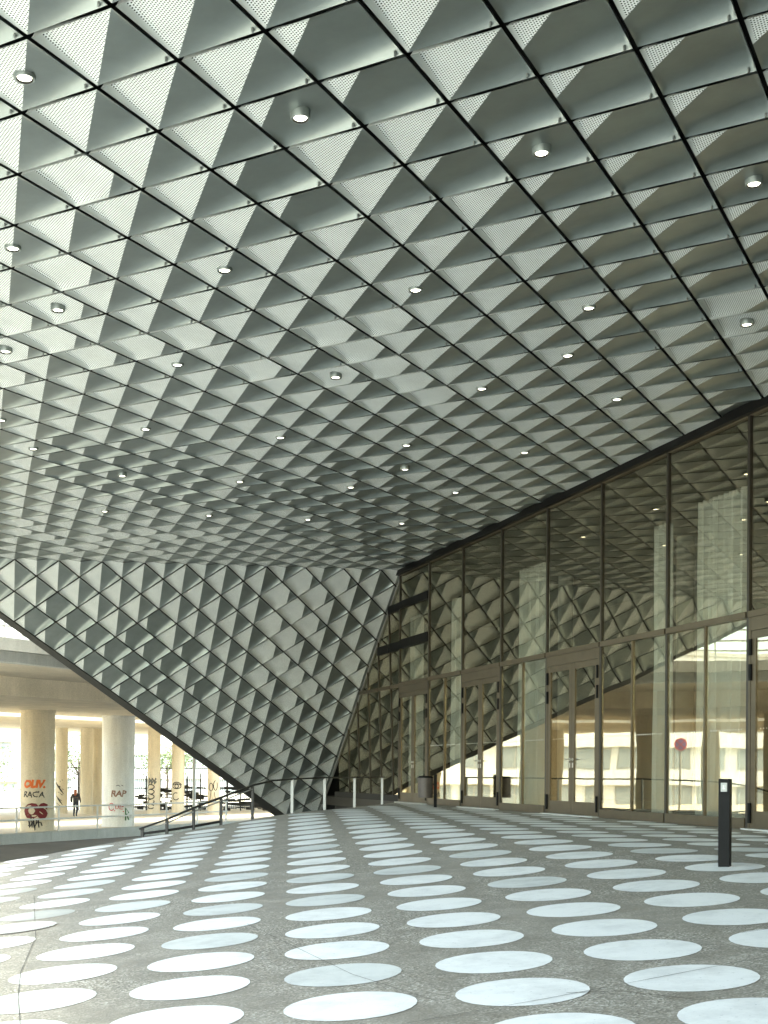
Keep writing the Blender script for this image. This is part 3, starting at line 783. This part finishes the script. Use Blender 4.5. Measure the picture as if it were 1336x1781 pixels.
# graffiti, wrapped round the columns
def tagpaint(name, color): return mat(name, color, .6)
ORANGE, MAROON, INK, REDP, TAN, GREEN = tagpaint('orange_spray', (.75, .16, .03)), tagpaint('maroon_spray', (.16, .012, .015)), tagpaint('black_spray', (.02, .018, .018)), tagpaint('red_spray', (.55, .03, .03)), tagpaint('tan_spray', (.30, .17, .12)), tagpaint('green_spray', (.05, .16, .05))
def wrap(me, c, r, ang, z, shear=0):
    for v in me.vertices:
        x = v.co.x + shear * v.co.y; a = ang + (x + .012 * math.sin(v.co.y * 31 + x * 17)) / r; v.co.y += .014 * math.sin(x * 23 + v.co.y * 11)
        v.co = V((c[0] + (r + .006 + v.co.z) * math.sin(a), c[1] - (r + .006 + v.co.z) * math.cos(a), z + v.co.y))
def graffiti_text(txt, c, r, u, z, size, mt, shear=.15, bold=.02, name='graffiti'):
    cu = bpy.data.curves.new('graffiti', 'FONT'); cu.body = txt; cu.size = size; cu.align_x = 'CENTER'; cu.offset = bold; cu.resolution_u = 3; cu.space_character = .92
    tmp = bpy.data.objects.new('tmp', cu); COL.objects.link(tmp)
    dg = bpy.context.evaluated_depsgraph_get(); me = bpy.data.meshes.new_from_object(tmp.evaluated_get(dg))
    bpy.data.objects.remove(tmp)
    b = bmesh.new(); b.from_mesh(me); bmesh.ops.triangulate(b, faces=b.faces[:])
    bmesh.ops.subdivide_edges(b, edges=[e for e in b.edges if e.calc_length() > size * .25], cuts=1); b.to_mesh(me); b.free()
    base = math.atan2(-c[0], c[1]) * -1
    wrap(me, c, r, base * -1 * -1 + u, z, shear)
    for v in me.vertices: v.co -= rootloc(bridge)
    me.materials.clear(); me.materials.append(mt)
    return link(name, me, bridge)
def strokes(lines, c, r, u, z, w, mt, name='graffiti'):
    mb = MB(); base = math.atan2(-c[0], c[1]) * -1
    def pt(x, y, e): 
        a = base + u + x / r; return V((c[0] + (r + e) * math.sin(a), c[1] - (r + e) * math.cos(a), z + y))
    for ln in lines:
        rows = []
        for i, (x, y) in enumerate(ln):
            a = ln[max(0, i - 1)]; b_ = ln[min(len(ln) - 1, i + 1)]; d = V((b_[0] - a[0], b_[1] - a[1])); d = d.normalized() if d.length else V((1, 0)); n = V((-d.y, d.x)) * w / 2
            rows.append([pt(x + n.x, y + n.y, .008), pt(x - n.x, y - n.y, .008)])
        mb.grid(rows)
    return build(mb, name, mt, bridge, recalc=False)
def arc(cx, cy, rx, ry, a0, a1, n=14): return [(cx + rx * math.cos(math.radians(a0 + (a1 - a0) * k / n)), cy + ry * math.sin(math.radians(a0 + (a1 - a0) * k / n))) for k in range(n + 1)]
zc = PAVE
graffiti_text('OLIV.', C1, .74, .33, zc + 1.93, .44, ORANGE, .2, .03)
graffiti_text("RAC'A", C1, .74, .30, zc + 1.5, .36, INK, .1, .006)
graffiti_text('OS', C1, .74, .42, zc + .62, .82, MAROON, .05, .06)
strokes([[(-.3 + .06 * k, .1 + .12 * ((k * 7) % 5) - .2 * (k % 2)) for k in range(11)], [(-.28 + .05 * k, .32 - .1 * ((k * 3) % 4)) for k in range(10)]], C1, .74, .42, zc + .15, .05, INK)
graffiti_text('RAP', C3, .78, .42, zc + 1.45, .42, TAN, .2, .012)
strokes([arc(-.22, 0, .13, .17, 30, 330), [(-.02, .12), (0, -.1), (.1, -.06), (.12, .1)], [(.2, .1), (.18, -.1), (.32, -.1)], [(-.1, -.18), (.38, -.22)], [(.25, 0), (.36, .02)]], C3, .78, .30, zc + .95, .035, REDP)
strokes([[(-.1, 0), (0, .04), (.1, -.02)], [(.15, .05), (.24, .0)]], C3, .78, .42, zc + 1.95, .025, INK)
strokes([[(-.08, -.3), (-.08, .3), (.1, .05), (-.04, .02), (.1, -.28)]], C3, .78, 1.0, zc + .6, .07, GREEN)
for ci in (0,):
    strokes([[(.02 * ((k * 5) % 9 - 4) * 3, .17 * k) for k in range(11)], [(.03 * ((k * 7) % 9 - 4) * 2, .17 * k + .08) for k in range(11)]], FC[0], .385, .2, zc + .3, .09, INK)
e_ = FC[4]
strokes([arc(0, 0, .27, .15, 0, 360, 24), arc(0, 0, .11, .12, 0, 360, 16), arc(0, -.02, .32, .26, 20, 160), arc(-.05, -.62, .2, .22, 60, 330)], e_, .385, .1, zc + 1.75, .055, INK)
strokes([arc(-.1, .3 * k, .22, .14, 20 + 60 * k, 330 + 60 * k) for k in range(5)], FC[3], .385, .1, zc + .5, .06, INK)
strokes([[(-.25 + .05 * k, 1.45 + .1 * ((k * 3) % 4)) for k in range(11)], [(-.25 + .05 * k, 1.35 + .1 * ((k * 5) % 4)) for k in range(11)]], FC[3], .385, .1, zc + .5, .07, tagpaint('grey_spray', (.12, .12, .11)))
strokes([arc(-.1, .0, .12, .25, 0, 360), arc(.18, .1, .12, .3, 90, 400), [(-.2, -.9), (-.1, -.3), (0, -.8), (.1, -.3), (.2, -.9)]], FC[5], .385, .1, zc + 1.7, .05, INK)

# white railing on the kerb of the far pavement
wr = thing('white_railing', 'white tubular railing along the pavement under the bridge', 'railing', kb(.6, 0, PAVE))
for k in range(-13, 7):
    t_ = k * 2.55 + 1.55; mb = MB(); mb.tube([kb(.6, t_, PAVE - .02), kb(.6, t_, PAVE + 1.08)], .045, 8); build(mb, 'post', M['white_paint'], wr, smooth=True)
for z in (1.08, .56):
    mb = MB(); mb.tube([kb(.6, -32, PAVE + z), kb(.6, 17, PAVE + z)], .035, 8); build(mb, 'rail', M['white_paint'], wr, smooth=True)
pb = at(337.5, 1403, 61); pb.z = PAVE
mb = MB(); mb.tube([pb, pb + UP * 3.6], .085, 12); t = tag(build(mb, 'white_pole', M['white_paint'], smooth=True, loc=pb), 'plain white pole rising beside the clad wall edge', 'pole')
mb = MB(); mb.tube([pb - UP * .01, pb + UP * .05], .16, 12); build(mb, 'foot', M['white_paint'], t, smooth=True)

# dark fence far under the bridge
fn = thing('bar_fence', 'dark metal bar fence with clutter beyond the bridge columns', 'fence', V((-14, 84, PAVE)))
def fp(x, z): return V((x, 84 + .12 * (x + 14), PAVE + z))
for k in range(0, 18):
    x = -21.5 + k * .9; mb = MB(); mb.bar(fp(x, 0), fp(x, 2.35 + .2 * ((k * 7) % 3)), .09, .09, V((1, 0, 0))); build(mb, 'post', M['rail_dark'], fn)
fb = MB(); rnd = random.Random(5)
for k in range(130):
    x = -21.6 + k * .123; fb.bar(fp(x, .1), fp(x, 2.9 if k % 9 else 2.6), .04, .03, V((1, 0, 0)))
for k in range(120):
    x = -17 + rnd.random() * 10.5; z = rnd.uniform(.1, 1.6); fb.bar(fp(x, z), fp(x + rnd.uniform(.3, 1.2), z + rnd.uniform(-.1, .1)), .05, rnd.uniform(.04, .22))
build(fb, 'bars', M['rail_dark'], fn)['kind'] = 'stuff'
for z in (.25, 1.5, 2.85):
    mb = MB(); mb.bar(fp(-21.7, z), fp(-5.6, z), .05, .06); build(mb, 'rail', M['rail_dark'], fn)

# no-stopping sign left of the picture, seen in the glass
sg = V((-35.2, 55.5, STREET)); sg = V((5.2 - .788 * 38, 21.67 + .661 * 38, PAVE))
t = thing('road_sign', 'round no stopping sign on a slim white pole mirrored in the glass', 'sign', sg)
mb = MB(); mb.tube([sg, sg + UP * 3.9], .05, 10); build(mb, 'pole', M['white_paint'], t, smooth=True)
sn = V((.72, -.69, 0)).normalized(); sx = V((-sn.y, sn.x, 0)); sc_ = sg + UP * 4.15 + sn * .06
def sd_(r, e, n=28): return [sc_ + (sx * math.cos(2 * math.pi * k / n) + UP * math.sin(2 * math.pi * k / n)) * r + sn * e for k in range(n)]
mb = MB(); mb.grid([sd_(.31, -.02), sd_(.31, .01)], 0, True); mb.poly(sd_(.31, .01)); mb.poly(sd_(.31, -.02)); build(mb, 'disc', tagpaint('sign_blue', (.30, .26, .60)), t)
mb = MB(); mb.grid([sd_(.31, .014), sd_(.245, .014)], 0, True); 
for s in (1, -1): mb.bar(sc_ + (sx * s + UP) * .18 + sn * .016, sc_ - (sx * s + UP) * .18 + sn * .016, .05, .006, sn)
build(mb, 'red_ring', tagpaint('sign_red', (.78, .13, .18)), t)

# ------------------------------------------------------------------ houses and trees beyond
def windows_block(name, label, p0, dx, n_out, length, height, floors, nwin, z0, wall_m, band=True):
    dx = V(dx).normalized(); nn = V(n_out).normalized(); t = thing(name, label, 'building', V((p0[0], p0[1], z0)))
    def f(x, d, z): return V((p0[0], p0[1], z0)) + dx * x + nn * d + UP * z
    mb = MB(); mb.box(f, -length / 2, length / 2, -12, 0, 0, height); build(mb, 'wall', wall_m, t)
    fh = height / floors
    for k in range(floors):
        z = k * fh
        mb = MB(); mb.box(f, -length / 2, length / 2, .002, .35, z + fh * .62, z + fh * 1.0 - .02); build(mb, 'parapet_band', M['white_paint'], t)
        for i in range(nwin):
            x = -length / 2 + (i + .5) * length / nwin; w = length / nwin * .42
            if (i * 7 + k * 3) % 6 == 0: w *= .6
            mb = MB(); mb.box(f, x - w, x + w, .002, .06, z + .15, z + fh * .60); o = build(mb, 'window', M['interior_white'], t)
            mb = MB()
            for s in range(2):
                mb.box(f, x - w + .08 + s * w, x - .06 + s * w, .06, .075, z + .25, z + fh * .56)
            build(mb, 'pane', M['far_glass'], o)
    mb = MB(); mb.box(f, -length / 2 - .2, length / 2 + .2, -12.2, .5, height, height + .35); build(mb, 'roof', M['kerb'], t)
M['pale_render'] = weathered('pale_render', (.72, .72, .69), (.62, .62, .58), .8, .3, 10)
windows_block('office_block', 'long white office block with banded windows beyond the bridge, mirrored in the glass', (-62, 81), (.804, .595, 0), (.595, -.804, 0), 78, 13.5, 4, 22, STREET, M['pale_render'])
windows_block('apartment_house', 'pale bright building far beyond the bridge columns', (-30, 170), (1, .06, 0), (.06, -1, 0), 150, 26, 8, 24, STREET, M['pale_render'])
M['leaf'] = mat('leaf', (.085, .12, .045), .6); M['leaf2'] = mat('leaf_light', (.12, .15, .06), .6); M['bark'] = weathered('bark', (.14, .11, .08), (.08, .06, .05), .9, 3, 20)
def tree(x, y, h, r, label, seed):
    rnd = random.Random(seed); b0 = V((x, y, STREET)); t = thing('street_tree', label, 'tree', b0, None)
    mb = MB(); mb.tube([b0, b0 + V((.1, 0, h * .35)), b0 + V((-.05, .1, h * .6))], [.16, .12, .07], 9)
    tips = []
    for k in range(8):
        a = rnd.random() * 6.28; s = b0 + V((0, 0, h * rnd.uniform(.3, .55))); e = s + V((math.cos(a) * r * .7, math.sin(a) * r * .7, h * rnd.uniform(.12, .38))); tips.append(e)
        mb.tube([s, (s + e) / 2 + V((0, 0, .15)), e], [.06, .04, .015], 6)
    build(mb, 'trunk', M['bark'], t, smooth=True)
    mb = MB()
    for k in range(2600):
        c = rnd.choice(tips) + V((rnd.gauss(0, r * .34), rnd.gauss(0, r * .34), rnd.gauss(0, h * .12)))
        n = V((rnd.gauss(0, 1), rnd.gauss(0, 1), rnd.gauss(.4, 1))).normalized(); u = n.orthogonal().normalized() * rnd.uniform(.08, .15); w = n.cross(u)
        mb.poly([c - u, c + w * .6, c + u, c - w * .6], rnd.random() < .4)
    build(mb, 'crown', [M['leaf'], M['leaf2']], t, recalc=False)
tree(-33.5, 104, 6.5, 2.6, 'leafy street tree seen left of the columns under the bridge', 1)
tree(-29.2, 118, 7.0, 2.8, 'smaller leafy tree between the column with orange writing and its neighbour', 2)
tree(-22, 125, 6.0, 2.4, 'leafy tree behind the walking person', 3)

# ------------------------------------------------------------------ person walking under the bridge
pp = V((-17.85, 71.5, PAVE - .01))
skin = mat('skin', (.5, .32, .24), .6); coat = mat('dark_coat', (.035, .03, .03), .8); jeans = mat('dark_trousers', (.02, .022, .03), .8); hair = mat('auburn_hair', (.25, .07, .03), .6)
def skinned(name, mt, verts, edges, radii, parent):
    me = bpy.data.meshes.new(name); me.from_pydata([tuple(V(v)) for v in verts], edges, []); me.materials.append(mt)
    o = bpy.data.objects.new(name, me); COL.objects.link(o)
    if parent: o.parent = parent
    md = o.modifiers.new('skin', 'SKIN'); md.use_smooth_shade = True
    for k, r in enumerate(radii): me.skin_vertices[0].data[k].radius = (r, r)
    me.skin_vertices[0].data[0].use_root = True
    o.modifiers.new('sub', 'SUBSURF').levels = 1
    return o
bodyv = [(0, 0, .86), (0, .01, 1.05), (0, .0, 1.26), (0, 0, 1.36), (0, -.01, 1.45), (0, -.02, 1.55), (-.09, .02, .78), (-.10, .10, .44), (-.10, .0, .08), (-.10, .14, .04), (.09, 0, .78), (.10, -.02, .44), (.10, -.24, .14), (.10, -.16, .05), (-.17, 0, 1.28), (-.23, -.06, 1.02), (-.24, .04, .80), (.17, 0, 1.28), (.23, .05, 1.02), (.24, .16, .82)]
bodye = [(0, 1), (1, 2), (2, 3), (3, 4), (4, 5), (0, 6), (6, 7), (7, 8), (8, 9), (0, 10), (10, 11), (11, 12), (12, 13), (2, 14), (14, 15), (15, 16), (2, 17), (17, 18), (18, 19)]
bodyr = [.13, .12, .13, .06, .055, .09, .09, .065, .045, .035, .09, .065, .045, .035, .06, .045, .035, .06, .045, .035]
person = skinned('person', jeans, bodyv, bodye, bodyr, None); person.location = pp
tag(person, 'person in dark clothes with long auburn hair walking under the bridge', 'person')
skinned('coat', coat, [(0, 0, .80), (0, .01, 1.05), (0, 0, 1.28), (-.18, 0, 1.28), (-.235, -.06, 1.02), (-.24, .03, .86), (.18, 0, 1.28), (.235, .05, 1.02), (.24, .14, .88)], [(0, 1), (1, 2), (2, 3), (3, 4), (4, 5), (2, 6), (6, 7), (7, 8)], [.17, .15, .15, .075, .06, .05, .075, .06, .05], person)
skinned('hair', hair, [(0, -.02, 1.60), (0, -.05, 1.50), (0, -.08, 1.34), (0, -.09, 1.20)], [(0, 1), (1, 2), (2, 3)], [.095, .105, .10, .06], person)
